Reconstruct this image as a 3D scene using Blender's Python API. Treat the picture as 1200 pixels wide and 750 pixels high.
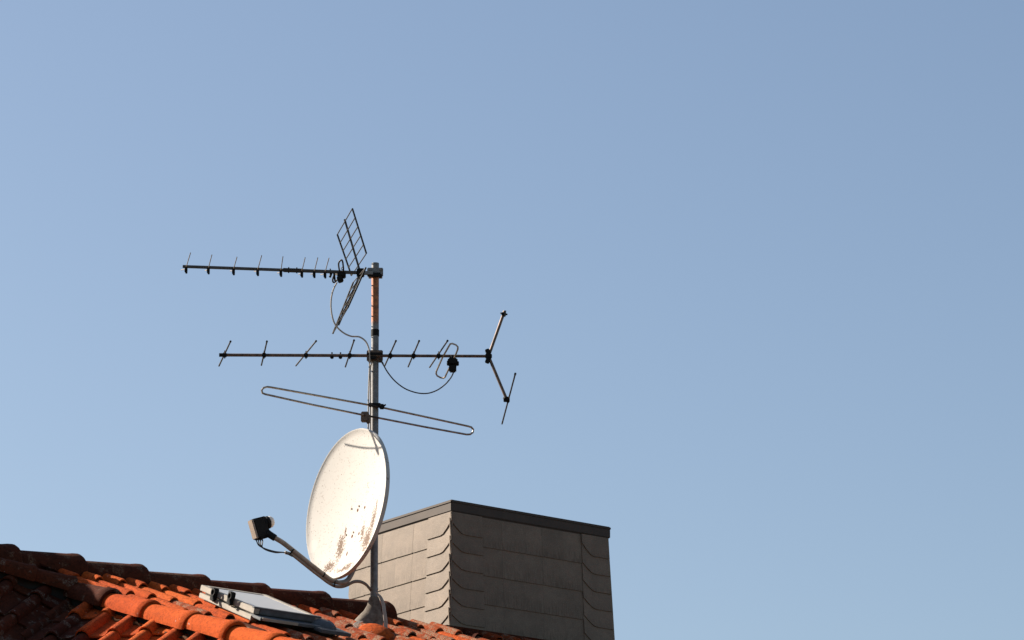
import bpy, bmesh, math, random
from mathutils import Vector, Matrix, noise
random.seed(7)
V = Vector
S = bpy.context.scene
for o in list(bpy.data.objects): bpy.data.objects.remove(o)

# ------------------------------------------------------------------ camera
FP = 4738.0                                   # focal length in pixels of a 1200 px wide frame
PITCH = math.radians(16.0)
CAM = V((0, 0, 1.6))
cd = bpy.data.cameras.new('camera'); cam = bpy.data.objects.new('camera', cd)
S.collection.objects.link(cam); S.camera = cam
cam.location = CAM; cam.rotation_euler = (math.radians(90) + PITCH, 0, 0)
cd.sensor_width = 36; cd.lens = 36 * FP / 1200; cd.clip_start = .1; cd.clip_end = 3000
S.render.resolution_x = 1024; S.render.resolution_y = 640

# ------------------------------------------------------------------ light
SUN_AZ = V((-.92, .39, 0)).normalized(); SUN_EL = math.radians(34)
SUN = V((SUN_AZ.x * math.cos(SUN_EL), SUN_AZ.y * math.cos(SUN_EL), math.sin(SUN_EL)))
w = bpy.data.worlds.new('World'); S.world = w; w.use_nodes = True
nt = w.node_tree; bg = nt.nodes['Background']
sky = nt.nodes.new('ShaderNodeTexSky'); sky.sky_type = 'NISHITA'; sky.sun_disc = False
sky.sun_elevation = SUN_EL; sky.sun_rotation = math.atan2(SUN.x, SUN.y)
sky.air_density = 1.0; sky.dust_density = 1.3; sky.ozone_density = 1.0; sky.altitude = 100
tint = nt.nodes.new('ShaderNodeMix'); tint.data_type = 'RGBA'; tint.blend_type = 'MULTIPLY'; tint.inputs[0].default_value = 1
tint.inputs[7].default_value = (1.02, 1.0, .98, 1)
nt.links.new(sky.outputs[0], tint.inputs[6]); nt.links.new(tint.outputs[2], bg.inputs[0]); bg.inputs[1].default_value = 0.05
ld = bpy.data.lights.new('sun', 'SUN'); sun = bpy.data.objects.new('sun', ld); S.collection.objects.link(sun)
ld.energy = 5.0; ld.angle = math.radians(.5); ld.color = (1, .90, .77)
sun.rotation_euler = (-SUN).to_track_quat('-Z', 'Y').to_euler(); sun.location = (-20, 20, 20)
S.view_settings.view_transform = 'Standard'; S.view_settings.look = 'None'
S.view_settings.exposure = 1.4; S.view_settings.gamma = 1; S.view_settings.use_curve_mapping = False

# ------------------------------------------------------------------ survey helpers (where a sight line meets a real plane)
fwd = V((0, math.cos(PITCH), math.sin(PITCH))); upv = V((0, -math.sin(PITCH), math.cos(PITCH))); rgt = V((1, 0, 0))
def ray(x, y): return fwd + rgt * ((x - 600) / FP) + upv * ((375 - y) / FP)
def at(x, y, Y): d = ray(x, y); return CAM + d * (Y / d.y)
def proj(P): v = P - CAM; z = v.dot(fwd); return (600 + FP * v.dot(rgt) / z, 375 - FP * v.dot(upv) / z)
def hit(x, y, P, n): d = ray(x, y); return CAM + d * ((P - CAM).dot(n) / d.dot(n))
def solve(P, d, x):                           # distance along d at which the point stands at column x
    a, b = -12.0, 12.0
    for _ in range(60):
        m = (a + b) / 2
        if (proj(P + d * m)[0] < x) == (proj(P + d * b)[0] > proj(P + d * a)[0]): a = m
        else: b = m
    return a

# ------------------------------------------------------------------ materials
def nodes(name):
    m = bpy.data.materials.new(name); m.use_nodes = True
    t = m.node_tree; b = t.nodes['Principled BSDF']
    return m, t, b
def N(t, typ, **k):
    n = t.nodes.new(typ)
    for a, v in k.items():
        if a.startswith('i_'): n.inputs[a[2:].replace('_', ' ')].default_value = v
        else: setattr(n, a, v)
    return n
def ramp(t, fac, stops):
    r = t.nodes.new('ShaderNodeValToRGB'); e = r.color_ramp.elements
    while len(e) < len(stops): e.new(.5)
    for el, (p, c) in zip(e, stops):
        el.position = p; el.color = (c, c, c, 1) if not isinstance(c, tuple) else (*c, 1)
    t.links.new(fac, r.inputs[0]); return r.outputs[0]
def mixc(t, fac, a, b, blend='MIX'):
    m = t.nodes.new('ShaderNodeMix'); m.data_type = 'RGBA'; m.blend_type = blend
    for s, v in ((m.inputs[0], fac), (m.inputs[6], a), (m.inputs[7], b)):
        if isinstance(v, (int, float)): s.default_value = v
        elif isinstance(v, tuple): s.default_value = (*v, 1)
        else: t.links.new(v, s)
    return m.outputs[2]
def mth(t, op, a, b=None, c=None, clamp=False):
    m = t.nodes.new('ShaderNodeMath'); m.operation = op; m.use_clamp = clamp
    for s, v in zip(m.inputs, (a, b, c)):
        if v is None: continue
        if isinstance(v, (int, float)): s.default_value = v
        else: t.links.new(v, s)
    return m.outputs[0]
def coords(t, shift=True):                    # object space, shifted per object so that copies differ
    tc = t.nodes.new('ShaderNodeTexCoord')
    if not shift: return tc.outputs['Object'], None
    oi = t.nodes.new('ShaderNodeObjectInfo')
    v = t.nodes.new('ShaderNodeVectorMath'); v.operation = 'MULTIPLY_ADD'
    t.links.new(tc.outputs['Object'], v.inputs[0]); v.inputs[1].default_value = (1, 1, 1)
    c = t.nodes.new('ShaderNodeCombineXYZ')
    t.links.new(mth(t, 'MULTIPLY', oi.outputs['Random'], 37.), c.inputs[0])
    t.links.new(mth(t, 'MULTIPLY', oi.outputs['Random'], 91.), c.inputs[1])
    t.links.new(c.outputs[0], v.inputs[2])
    return v.outputs[0], oi.outputs['Random']
def noisef(t, vec, scale, detail=4, rough=.6):
    n = N(t, 'ShaderNodeTexNoise'); n.inputs['Scale'].default_value = scale
    n.inputs['Detail'].default_value = detail; n.inputs['Roughness'].default_value = rough
    t.links.new(vec, n.inputs['Vector']); return n.outputs['Fac']
def bump(t, b, h, strength=.3, dist=.005):
    n = N(t, 'ShaderNodeBump'); n.inputs['Strength'].default_value = strength; n.inputs['Distance'].default_value = dist
    t.links.new(h, n.inputs['Height']); t.links.new(n.outputs[0], b.inputs['Normal'])

def mat_clay(name, base, dark, lichen=.0, dirt=.5, lc=(.40, .33, .22)):
    m, t, b = nodes(name); vec, rnd = coords(t)
    n1 = noisef(t, vec, 9, 5, .65); n2 = noisef(t, vec, 60, 5, .75); n3 = noisef(t, vec, 330, 2, .6)
    sv = t.nodes.new('ShaderNodeVectorMath'); sv.operation = 'MULTIPLY'; sv.inputs[1].default_value = (1, .22, 1); t.links.new(vec, sv.inputs[0])
    n4 = noisef(t, sv.outputs[0], 75, 4, .7)
    c = mixc(t, ramp(t, n1, [(.35, 0.), (.72, dirt)]), base, dark)
    c = mixc(t, ramp(t, n2, [(.49, 0.), (.66, .72)]), c, tuple(x * .50 for x in dark))
    c = mixc(t, ramp(t, n4, [(.53, 0.), (.70, .70)]), c, tuple(x * .62 for x in dark))
    c = mixc(t, ramp(t, n3, [(.50, 0.), (.75, .55)]), c, tuple(x * .6 for x in dark))
    c = mixc(t, ramp(t, n3, [(.25, .5), (.45, 0.)]), c, tuple(min(1, x * 1.3) for x in base))
    hv = N(t, 'ShaderNodeHueSaturation'); t.links.new(c, hv.inputs['Color'])
    t.links.new(mth(t, 'MULTIPLY_ADD', rnd, .32, .84), hv.inputs['Value'])
    t.links.new(mth(t, 'MULTIPLY_ADD', rnd, .007, .497), hv.inputs['Hue'])
    c = hv.outputs[0]
    if lichen > 0:
        l1 = noisef(t, vec, 14, 3, .5); l2 = noisef(t, vec, 130, 3, .65)
        k = mth(t, 'MULTIPLY', ramp(t, l1, [(.58 - .2 * lichen, 0.), (.66 - .2 * lichen, 1.)]), ramp(t, l2, [(.46, 0.), (.54, 1.)]))
        c = mixc(t, mth(t, 'MULTIPLY', k, .85), c, lc)
    # pale crusts, few and small
    v = N(t, 'ShaderNodeTexNoise'); v.inputs['Scale'].default_value = 55; v.inputs['Detail'].default_value = 1.5
    t.links.new(vec, v.inputs['Vector'])
    c = mixc(t, ramp(t, v.outputs['Fac'], [(.75, 0.), (.765, .7)]), c, (.33, .30, .27))
    t.links.new(c, b.inputs['Base Color']); b.inputs['Roughness'].default_value = .85
    b.inputs['Specular IOR Level'].default_value = .06
    bump(t, b, mth(t, 'ADD', n2, mth(t, 'MULTIPLY', n3, .6)), .8, .007)
    return m
ORANGE = (.50, .084, .015)
M_clay = mat_clay('orange_clay', ORANGE, (.18, .032, .010), 0)
M_clay_l = mat_clay('lichened_clay', (.31, .06, .016), (.16, .038, .016), .62, lc=(.25, .19, .13))
M_ridge = mat_clay('weathered_ridge_clay', (.09, .022, .010), (.03, .011, .007), .12, .8, (.14, .08, .05))
M_hip = mat_clay('hip_clay', (.48, .074, .012), (.30, .045, .009), 0, .6)
M_hip_shade = mat_clay('shaded_hip_clay', (.085, .020, .009), (.035, .011, .006), .05, .8, (.16, .12, .09))  # hip caps at the left: shade painted into the clay colour
M_shade_oldclay = mat_clay('shaded_dull_clay', (.085, .020, .009), (.035, .011, .006), .1, .8, (.16, .12, .09))  # painted shade on the left slopes, odd dull tiles elsewhere

def mat_plain(name, col, rough=.6, metal=0., var=.25, scale=30, bumpy=.2, col2=None, spec=.4):
    m, t, b = nodes(name); vec, rnd = coords(t)
    n = noisef(t, vec, scale, 4, .65)
    c = mixc(t, ramp(t, n, [(.35, 0.), (.7, 1.)]), col, col2 or tuple(x * (1 - var) for x in col))
    t.links.new(c, b.inputs['Base Color']); b.inputs['Roughness'].default_value = rough
    b.inputs['Metallic'].default_value = metal; b.inputs['Specular IOR Level'].default_value = spec
    if bumpy: bump(t, b, n, bumpy, .003)
    return m
M_black = mat_plain('black_plastic', (.012, .012, .012), .7, spec=.12)
M_dark = mat_plain('dark_aluminium', (.035, .03, .027), .55, .2, .4, 60, .1, (.06, .042, .03), spec=.15)
M_alu = mat_plain('aluminium', (.09, .078, .07), .5, .5, .4, 40, .1, (.05, .04, .033))
M_rod = mat_plain('bare_rod', (.42, .36, .29), .4, .8, .5, 50, .1, (.16, .11, .08))
M_steel = mat_plain('galvanised_steel', (.24, .235, .23), .5, .3, .5, 25, .1, (.12, .11, .105))
M_boom = mat_plain('rusty_boom', (.19, .12, .085), .6, .4, .5, 30, .2, (.05, .04, .035))
M_cable = mat_plain('grey_cable', (.42, .37, .32), .6, 0, .3, 40, 0)
M_cable_b = mat_plain('brown_cable', (.24, .15, .10), .6, 0, .3, 40, 0)
M_cable_d = mat_plain('dark_cable', (.04, .035, .03), .6, 0, .3, 40, 0)
M_lnb = mat_plain('lnb_tan_end', (.36, .28, .22), .6, 0, .2, 30, 0)
M_cap_w = mat_plain('white_plastic', (.75, .68, .6), .5, 0, .1, 30, 0)
M_arm = mat_plain('painted_arm', (.27, .245, .22), .5, 0, .35, 30, .1, (.19, .165, .14), spec=.2)
M_cream = mat_plain('cream_sash_paint', (.34, .295, .24), .6, 0, .3, 14, .1)
M_lead = mat_plain('lead_flashing', (.10, .11, .125), .6, .2, .4, 12, .4, (.05, .055, .06))
M_capmetal = mat_plain('chimney_cap_metal', (.062, .043, .032), .55, .0, .35, 9, .15, (.045, .032, .025), .2)
M_mortar = mat_plain('mortar', (.10, .045, .022), .95, 0, .6, 60, .8, (.03, .014, .008), spec=.05)
M_boot = mat_plain('rubber_boot', (.19, .16, .132), .85, 0, .5, 30, .8, (.08, .066, .055), spec=.1)
M_wall = mat_plain('render_wall', (.55, .50, .42), .9, 0, .15, 3, .3)
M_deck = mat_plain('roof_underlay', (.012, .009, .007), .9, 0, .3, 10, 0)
M_wood = mat_plain('white_eaves_board', (.5, .47, .42), .7, 0, .2, 5, 0)

def mat_slate():
    m, t, b = nodes('fibre_slate'); vec, rnd = coords(t)
    n1 = noisef(t, vec, 7, 4, .6); n2 = noisef(t, vec, 180, 3, .7); n3 = noisef(t, vec, 30, 4, .6)
    c = mixc(t, ramp(t, n1, [(.35, 0.), (.65, 1.)]), (.205, .154, .113), (.158, .119, .087))
    c = mixc(t, ramp(t, n3, [(.5, 0.), (.8, .5)]), c, (.10, .077, .06))
    c = mixc(t, ramp(t, n2, [(.45, 0.), (.65, .6)]), c, (.12, .094, .074))
    c = mixc(t, ramp(t, n2, [(.3, .6), (.45, 0.)]), c, (.28, .225, .18))
    hv = N(t, 'ShaderNodeHueSaturation'); t.links.new(c, hv.inputs['Color'])
    t.links.new(mth(t, 'MULTIPLY_ADD', rnd, .14, .93), hv.inputs['Value'])
    # grime gathered towards the lower edge of every slate, streaky
    tc = t.nodes.new('ShaderNodeTexCoord'); sp = t.nodes.new('ShaderNodeSeparateXYZ'); t.links.new(tc.outputs['Object'], sp.inputs[0])
    low = ramp(t, mth(t, 'MULTIPLY_ADD', sp.outputs[1], -9., .3), [(.35, 0.), (.95, 1.)])
    sv = t.nodes.new('ShaderNodeVectorMath'); sv.operation = 'MULTIPLY'; sv.inputs[1].default_value = (1, .12, 1); t.links.new(vec, sv.inputs[0])
    st = ramp(t, noisef(t, sv.outputs[0], 120, 3, .7), [(.4, 0.), (.7, 1.)])
    c = mixc(t, mth(t, 'MULTIPLY', mth(t, 'MULTIPLY', low, st), .75), hv.outputs[0], (.09, .065, .045))
    t.links.new(c, b.inputs['Base Color']); b.inputs['Roughness'].default_value = .56
    b.inputs['Specular IOR Level'].default_value = .13
    bump(t, b, mth(t, 'ADD', n2, n3), .35, .002); return m
M_slate = mat_slate()

def mat_mast():
    m, t, b = nodes('mast_steel'); vec, _ = coords(t, False)
    sp = t.nodes.new('ShaderNodeSeparateXYZ'); t.links.new(vec, sp.inputs[0])
    z = mth(t, 'MULTIPLY_ADD', noisef(t, vec, 20, 4, .7), .05, sp.outputs[2])
    n = noisef(t, vec, 45, 5, .7)
    grey = mixc(t, ramp(t, n, [(.35, 0.), (.7, 1.)]), (.21, .205, .205), (.10, .097, .097))
    rust = mixc(t, ramp(t, n, [(.38, 0.), (.62, 1.)]), (.42, .14, .045), (.17, .062, .028))
    band = mth(t, 'MULTIPLY', ramp(t, mth(t, 'MULTIPLY_ADD', z, 30., -30. * .71), [(0., 0.), (1., 1.)]),
               ramp(t, mth(t, 'MULTIPLY_ADD', z, -30., 30. * 1.06), [(0., 0.), (1., 1.)]))
    c = mixc(t, band, grey, rust)
    t.links.new(c, b.inputs['Base Color']); b.inputs['Roughness'].default_value = .55; b.inputs['Metallic'].default_value = .25
    bump(t, b, n, .2, .002); return m

# ------------------------------------------------------------------ object helpers
WM = {}
def obj(name, verts, faces, mat, parent=None, smooth=False, matrix=None, data=None):
    if data is None:
        vs = [V(v) for v in verts]
        if matrix is None:
            lo = V([min(v[i] for v in vs) for i in range(3)]); hi = V([max(v[i] for v in vs) for i in range(3)])
            c = (lo + hi) / 2; matrix = Matrix.Translation(c); vs = [v - c for v in vs]
        me = bpy.data.meshes.new(name); me.from_pydata([tuple(v) for v in vs], [], faces); me.update()
        if mat: me.materials.append(mat)
        if smooth:
            me.polygons.foreach_set('use_smooth', [True] * len(me.polygons))
            try: me.set_sharp_from_angle(angle=math.radians(38))
            except Exception: pass
    else: me = data
    o = bpy.data.objects.new(name, me); S.collection.objects.link(o)
    if parent is not None:
        o.parent = parent; o.matrix_parent_inverse = WM[parent.name].inverted()
    o.matrix_basis = matrix; WM[o.name] = matrix.copy(); return o
def empty(name, loc):
    o = bpy.data.objects.new(name, None); S.collection.objects.link(o)
    m = Matrix.Translation(loc); o.matrix_basis = m; WM[o.name] = m; o.empty_display_size = .1; return o
def tag(o, label=None, cat=None, group=None, kind=None):
    for k, v in (('label', label), ('category', cat), ('group', group), ('kind', kind)):
        if v: o[k] = v
    return o
class MB:
    def __init__(s): s.v = []; s.f = []
    def add(s, vs, fs):
        n = len(s.v); s.v += [V(v) for v in vs]; s.f += [tuple(i + n for i in f) for f in fs]; return s
    def box(s, c, x, y, z, hx, hy, hz, taper=0):
        c = V(c); vs = []
        for k in (-1, 1):
            for (i, j) in ((-1, -1), (1, -1), (1, 1), (-1, 1)):
                q = 1 - taper * (k + 1) / 2
                vs.append(c + x * (i * hx * q) + y * (j * hy * q) + z * (k * hz))
        return s.add(vs, [(3, 2, 1, 0), (4, 5, 6, 7), (0, 1, 5, 4), (1, 2, 6, 5), (2, 3, 7, 6), (3, 0, 4, 7)])
    def bbox(s, c, x, y, z, hx, hy, hz, b=.004):   # box with chamfered edges
        vs = []; c = V(c)
        bm = bmesh.new(); bmesh.ops.create_cube(bm, size=2)
        for v in bm.verts: v.co = V((v.co.x * hx, v.co.y * hy, v.co.z * hz))
        bmesh.ops.bevel(bm, geom=list(bm.edges), offset=b, segments=2, affect='EDGES')
        bm.verts.index_update()
        s.add([c + x * v.co.x + y * v.co.y + z * v.co.z for v in bm.verts], [tuple(v.index for v in f.verts) for f in bm.faces]); bm.free(); return s
    def tube(s, pts, r, n=8, closed=False, flat=1.0, ref=None, cap=True):
        pts = [V(p) for p in pts]; m = len(pts)
        rr = r if isinstance(r, (list, tuple)) else [r] * m
        tans = []
        for i in range(m):
            if closed: t = pts[(i + 1) % m] - pts[i - 1]
            else: t = pts[min(i + 1, m - 1)] - pts[max(i - 1, 0)]
            tans.append(t.normalized())
        a = ref or V((0, 0, 1))
        if abs(a.dot(tans[0])) > .9: a = V((0, 1, 0)) if abs(tans[0].y) < .9 else V((1, 0, 0))
        u = (a - tans[0] * a.dot(tans[0])).normalized(); rings = []
        for i in range(m):
            u = (u - tans[i] * u.dot(tans[i])).normalized(); v = tans[i].cross(u)
            rings.append([pts[i] + u * (math.cos(2 * math.pi * k / n) * rr[i] * flat) + v * (math.sin(2 * math.pi * k / n) * rr[i]) for k in range(n)])
        vs = [p for q in rings for p in q]; fs = []
        for i in range(m if closed else m - 1):
            j = (i + 1) % m
            for k in range(n):
                l = (k + 1) % n; fs.append((i * n + k, i * n + l, j * n + l, j * n + k))
        if not closed and cap: fs += [tuple(range(n))[::-1], tuple((m - 1) * n + k for k in range(n))]
        return s.add(vs, fs)
    def build(s, name, mat, parent=None, smooth=True): return obj(name, s.v, s.f, mat, parent, smooth)
def crom(pts, k=6):
    p = [V(q) for q in pts]; p = [p[0] * 2 - p[1]] + p + [p[-1] * 2 - p[-2]]; out = []
    for i in range(1, len(p) - 2):
        for j in range(k):
            t = j / k
            out.append(.5 * ((2 * p[i]) + (p[i + 1] - p[i - 1]) * t + (2 * p[i - 1] - 5 * p[i] + 4 * p[i + 1] - p[i + 2]) * t * t + (-p[i - 1] + 3 * p[i] - 3 * p[i + 1] + p[i + 2]) * t ** 3))
    out.append(p[-2]); return out
X, Y_, Z = V((1, 0, 0)), V((0, 1, 0)), V((0, 0, 1))

# ------------------------------------------------------------------ roof planes
def plane(deg, t):
    a = math.radians(deg); r = V((math.cos(a), math.sin(a), 0)); h = V((math.sin(a), -math.cos(a), 0))
    d = (h - Z * t).normalized(); n = r.cross(d) * -1
    if n.z < 0: n = -n
    return r, d, n
YM = 22.3
MB0 = at(439, 738, YM)                        # where the mast goes through the roof
rA, dA, nA = plane(37, .41); WA, LA = .1425, .352
rB, dB, nB = plane(-17, .56); WB, LB = .1745, .345
RG = hit(237, 692, MB0, nA)                   # a point of the ridge
HP = hit(181, 723.5, MB0, nA)                 # a point of the hip line
HQ = hit(85, 698, HP, nB); qv = (HP - HQ).normalized()   # the hip runs down to the right in plane B
print('hip', qv, 'nA.q', nA.dot(qv))
qh = V((qv.x, qv.y, 0)).normalized(); mA = V((-qh.y, qh.x, 0))
if mA.dot(rA) < 0: mA = -mA                   # towards the main slope
ground_z = 0.0

house = empty('house', V((RG.x, RG.y, 0)))
tag(house, 'house with an orange clay tile roof and a slate clad chimney', 'house')

def tile_bm(W, L):
    lap = .06; th = .009; r = .225 * W; x0 = .50 * W
    prof = [(0.0, .006), (.10 * W, .001), (.22 * W, 0), (.34 * W, .002)]
    for k in range(9):
        a = math.pi - math.pi * k / 8
        prof.append((x0 + r + r * math.cos(a), max(0.004, math.sin(a) * r * 1.12)))
    prof.append((1.03 * W, .006))
    ys = [-lap, L * .5, L - .02, L]; vs = []; fs = []; n = len(prof)
    bm = bmesh.new(); rows = []
    for y in ys:
        zt = .023 * (y + lap) / (L + lap) + (-.003 if y == L else 0)
        top = [bm.verts.new((x - .5 * W, y, z + zt)) for x, z in prof]
        bot = [bm.verts.new((x - .5 * W, y, z + zt - th)) for x, z in prof]
        rows.append((top, bot))
    for (a, b), (c, d) in zip(rows, rows[1:]):
        for i in range(n - 1):
            bm.faces.new((a[i], c[i], c[i + 1], a[i + 1])); bm.faces.new((b[i], b[i + 1], d[i + 1], d[i]))
        bm.faces.new((a[0], b[0], d[0], c[0])); bm.faces.new((a[-1], c[-1], d[-1], b[-1]))
    for (a, b), s_ in ((rows[0], 1), (rows[-1], -1)):
        for i in range(n - 1):
            f = (a[i], a[i + 1], b[i + 1], b[i]); bm.faces.new(f if s_ > 0 else f[::-1])
    bmesh.ops.recalc_face_normals(bm, faces=bm.faces)
    return bm
def bm_mesh(bm, name, mats):
    me = bpy.data.meshes.new(name); bm.to_mesh(me)
    for m in mats: me.materials.append(m)
    me.polygons.foreach_set('use_smooth', [True] * len(me.polygons)); me.set_sharp_from_angle(angle=math.radians(40)); return me

def tile_field(P0, r, d, n, W, L, irange, jrange, cuts, matfun):
    base = tile_bm(W, L); shared = {}
    far = MB(); R3 = Matrix((r, d, n)).transposed()
    if R3.determinant() < 0: R3 = Matrix((-r, d, n)).transposed()
    for j in jrange:
        for i in irange:
            P = P0 + r * (W * i) + d * (L * j)
            mid = P + d * (L / 2); px, py = proj(mid)
            if any((mid - co).dot(no) < -.25 for co, no in cuts): continue
            jit = Matrix.Rotation(random.gauss(0, .008), 3, 'Z') @ Matrix.Rotation(random.gauss(0, .006), 3, 'X')
            M = Matrix.Translation(P + n * random.gauss(0, .0018) + d * random.gauss(0, .004)) @ (R3 @ jit).to_4x4()
            need = any((mid - co).dot(no) < .26 for co, no in cuts)
            inview = -30 < px < 1230 and 600 < py < 775
            m = matfun(px, py)
            if not need and inview:
                if m.name not in shared: shared[m.name] = bm_mesh(base, 'roof_tile', [m])
                obj('roof_tile', None, None, None, house, data=shared[m.name], matrix=M)
                continue
            b2 = base.copy()
            if need:
                Mi = M.inverted()
                for co, no in cuts:
                    c2 = Mi @ co; n2 = (Mi.to_3x3() @ no).normalized()
                    g = list(b2.verts) + list(b2.edges) + list(b2.faces)
                    rs = bmesh.ops.bisect_plane(b2, geom=g, plane_co=c2, plane_no=-n2, clear_outer=True)
                    es = [e for e in rs['geom_cut'] if isinstance(e, bmesh.types.BMEdge)]
                    if es:
                        try: bmesh.ops.edgeloop_fill(b2, edges=es)
                        except Exception: pass
                if len(b2.faces) == 0: b2.free(); continue
            if inview:
                obj('roof_tile', None, None, None, house, data=bm_mesh(b2, 'roof_tile_cut', [m]), matrix=M)
            else:
                b2.verts.index_update()
                far.add([M @ v.co for v in b2.verts], [tuple(v.index for v in f.verts) for f in b2.faces])
            b2.free()
    if far.v:
        o = far.build('roof_tile_field', M_clay, house); o['kind'] = 'stuff'
# towards its head the hip bends and runs on just below the ridge
hAf = V((dA.x, dA.y, 0)).normalized()
K0 = HP + qv * solve(HP, qv, 85) + Z * .008
_r = RG + rA * solve(RG, rA, -62) + hAf * .20
KE = at(-62, 652, _r.y)
_s = KE - K0; m2 = V((-_s.y, _s.x, 0)).normalized()
if m2.y > 0: m2 = -m2                          # towards the camera
# left of the bend the side slope lifts a little, its rolls keep their direction
r2 = (K0 - KE); r2 = (r2 - dB * r2.dot(dB)).normalized(); n2 = r2.cross(dB); n2 = n2 if n2.z > 0 else -n2
mB = V((-dB.y, dB.x, 0)).normalized()
if mB.dot(rB) < 0: mB = -mB
P2 = K0 - n2 * .034 - r2 * (.5 * WB) - dB * (LB * .35)
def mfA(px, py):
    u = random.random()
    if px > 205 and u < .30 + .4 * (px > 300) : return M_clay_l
    return M_clay if u < (.95 if px > 66 else .3) else M_shade_oldclay  # far left tiles mostly take the clay with shade painted in
def mfB(px, py): return M_clay if random.random() < (.93 if px > 100 else .15) else M_shade_oldclay  # left of the shadow edge most tiles wear the painted shade
# lattice phase: a roll's lower end stands at these sights
LN = nA * .045
Pa = hit(167, 691, MB0 + LN, nA) - LN; Pa = Pa - dA * LA - rA * (.225 * WA) - nA * .024
ridge_cut = (RG, V((dA.x, dA.y, 0)).normalized())
tile_field(Pa, rA, dA, nA, WA, LA, range(-34, 40), range(-3, 7), [(HP - mA * .04, mA), ridge_cut], mfA)
HB = HP - nB * .034
LNB = nB * .045
Pb = hit(112, 741, HB + LNB, nB) - LNB; Pb = Pb - dB * LB - rB * (.225 * WB)
tile_field(Pb, rB, dB, nB, WB, LB, range(-16, 8), range(-6, 6), [(HP - mA * .015, -mA), (K0 + m2 * .015, m2), (K0, mB)], mfB)
tile_field(P2, r2, dB, n2, WB, LB, range(-13, 1), range(-2, 6), [(K0 + m2 * .015, m2), (K0, -mB)], lambda px, py: M_shade_oldclay)  # this whole patch has its shade in the tile colour

# half-round cap tiles -------------------------------------------------
def cap_bm(L, r0, r1, ang=102, th=.014, collar=True):
    bm = bmesh.new(); rows = []; n = 16
    xs = [0, .06, .3, .6, .82, .9, .965, 1.0]
    for f in xs:
        r = r0 + (r1 - r0) * f
        if collar and f > .85: r += .004
        if f == 1.0: r -= .008
        ro = []; ri = []
        for k in range(n + 1):
            a = math.radians(-ang + 2 * ang * k / n); sq = 1.0
            ro.append(bm.verts.new((f * L, math.sin(a) * r, math.cos(a) * r * sq)))
            ri.append(bm.verts.new((f * L, math.sin(a) * (r - th), math.cos(a) * (r - th) * sq)))
        rows.append((ro, ri))
    for (a, b), (c, d) in zip(rows, rows[1:]):
        for i in range(n):
            bm.faces.new((a[i], c[i], c[i + 1], a[i + 1])); bm.faces.new((b[i], b[i + 1], d[i + 1], d[i]))
        bm.faces.new((a[0], b[0], d[0], c[0])); bm.faces.new((a[-1], c[-1], d[-1], b[-1]))
    for a, b in (rows[0], rows[-1]):
        for i in range(n): bm.faces.new((a[i], a[i + 1], b[i + 1], b[i]))
    bmesh.ops.recalc_face_normals(bm, faces=bm.faces); return bm
def cap_row(name, P, axis, ends, lift, r0, r1, mat, lap=.07):
    """caps whose wide ends stand at the given distances along the axis"""
    s = Z.cross(axis).normalized(); u = axis.cross(s).normalized()
    for a, b in zip(ends, ends[1:]):
        L = b - a + lap
        me = bm_mesh(cap_bm(L, r0, r1), name, [mat])
        tilt = Matrix.Rotation(random.gauss(0, .006), 3, 'Z') @ Matrix.Rotation(random.gauss(0, .02), 3, 'X')
        M = Matrix.Translation(P + axis * (a - lap) + u * (lift + random.gauss(0, .003))) @ (Matrix((axis, s, u)).transposed() @ tilt).to_4x4()
        obj(name, None, None, None, house, data=me, matrix=M)
ends = [solve(RG, rA, x) for x in (-130, -60, 14, 90, 164, 237, 308, 378, 452)]
cap_row('ridge_tile', RG, rA, ends, -.030, .088, .122, M_ridge)
st = ends[-1] - ends[-2]
cap_row('ridge_tile', RG, rA, [ends[-1] + st * (k + .75) for k in range(3, 9)], -.030, .088, .122, M_ridge)
hends = [solve(HP, qv, x) for x in (-68, -19, 31, 85, 131.5, 178, 229, 277, 326, 376)]
for k_, lf_ in ((3, .010),): cap_row('hip_tile', HP, qv, hends[k_:k_ + 2], lf_, .066, .085, M_hip_shade, .06)
q2 = (KE - K0).normalized() * -1
e2 = [solve(K0, q2, x) for x in (-112, -62, -12, 38)] + [0.0]
for k_ in range(4): cap_row('hip_tile', K0, q2, e2[k_:k_ + 2], .006, .066, .085, M_hip_shade, .06)
cap_row('hip_tile', HP, qv, hends[4:], .0, .066, .085, M_hip, .06)
# mortar bedding along the hip and under the ridge
def bedding(name, P, axis, side, a, b, r, drop, seed, mat=M_mortar, amp=.016):
    mb = MB(); n = int((b - a) / .016); pts = []; rr = []
    for i in range(n + 1):
        s = a + (b - a) * i / n
        k = noise.noise(V((s * 14, seed, 0))); k2 = noise.noise(V((s * 45, seed + 9, 0)))
        pts.append(P + axis * s + side * (k * amp) + Z * (-drop + k2 * amp * .8)); rr.append(max(.004, r * (1 + .5 * k2 + .4 * k)))
    mb.tube(pts, rr, 7); return mb.build(name, mat, house)
bedding('mortar_bedding', HP - mA * .074, qv, -mA, hends[3], hends[-1], .008, .062, 3.3, M_mortar, .022)
bedding('mortar_bedding', HP + mA * .066, qv, mA, hends[3], hends[-1], .018, .035, 7.7, M_mortar, .012)
hA = V((dA.x, dA.y, 0)).normalized()
bedding('mortar_bedding', RG + hA * .075, rA, hA, ends[0], ends[-1], .028, .055, 5.1, M_deck, .006)

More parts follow.
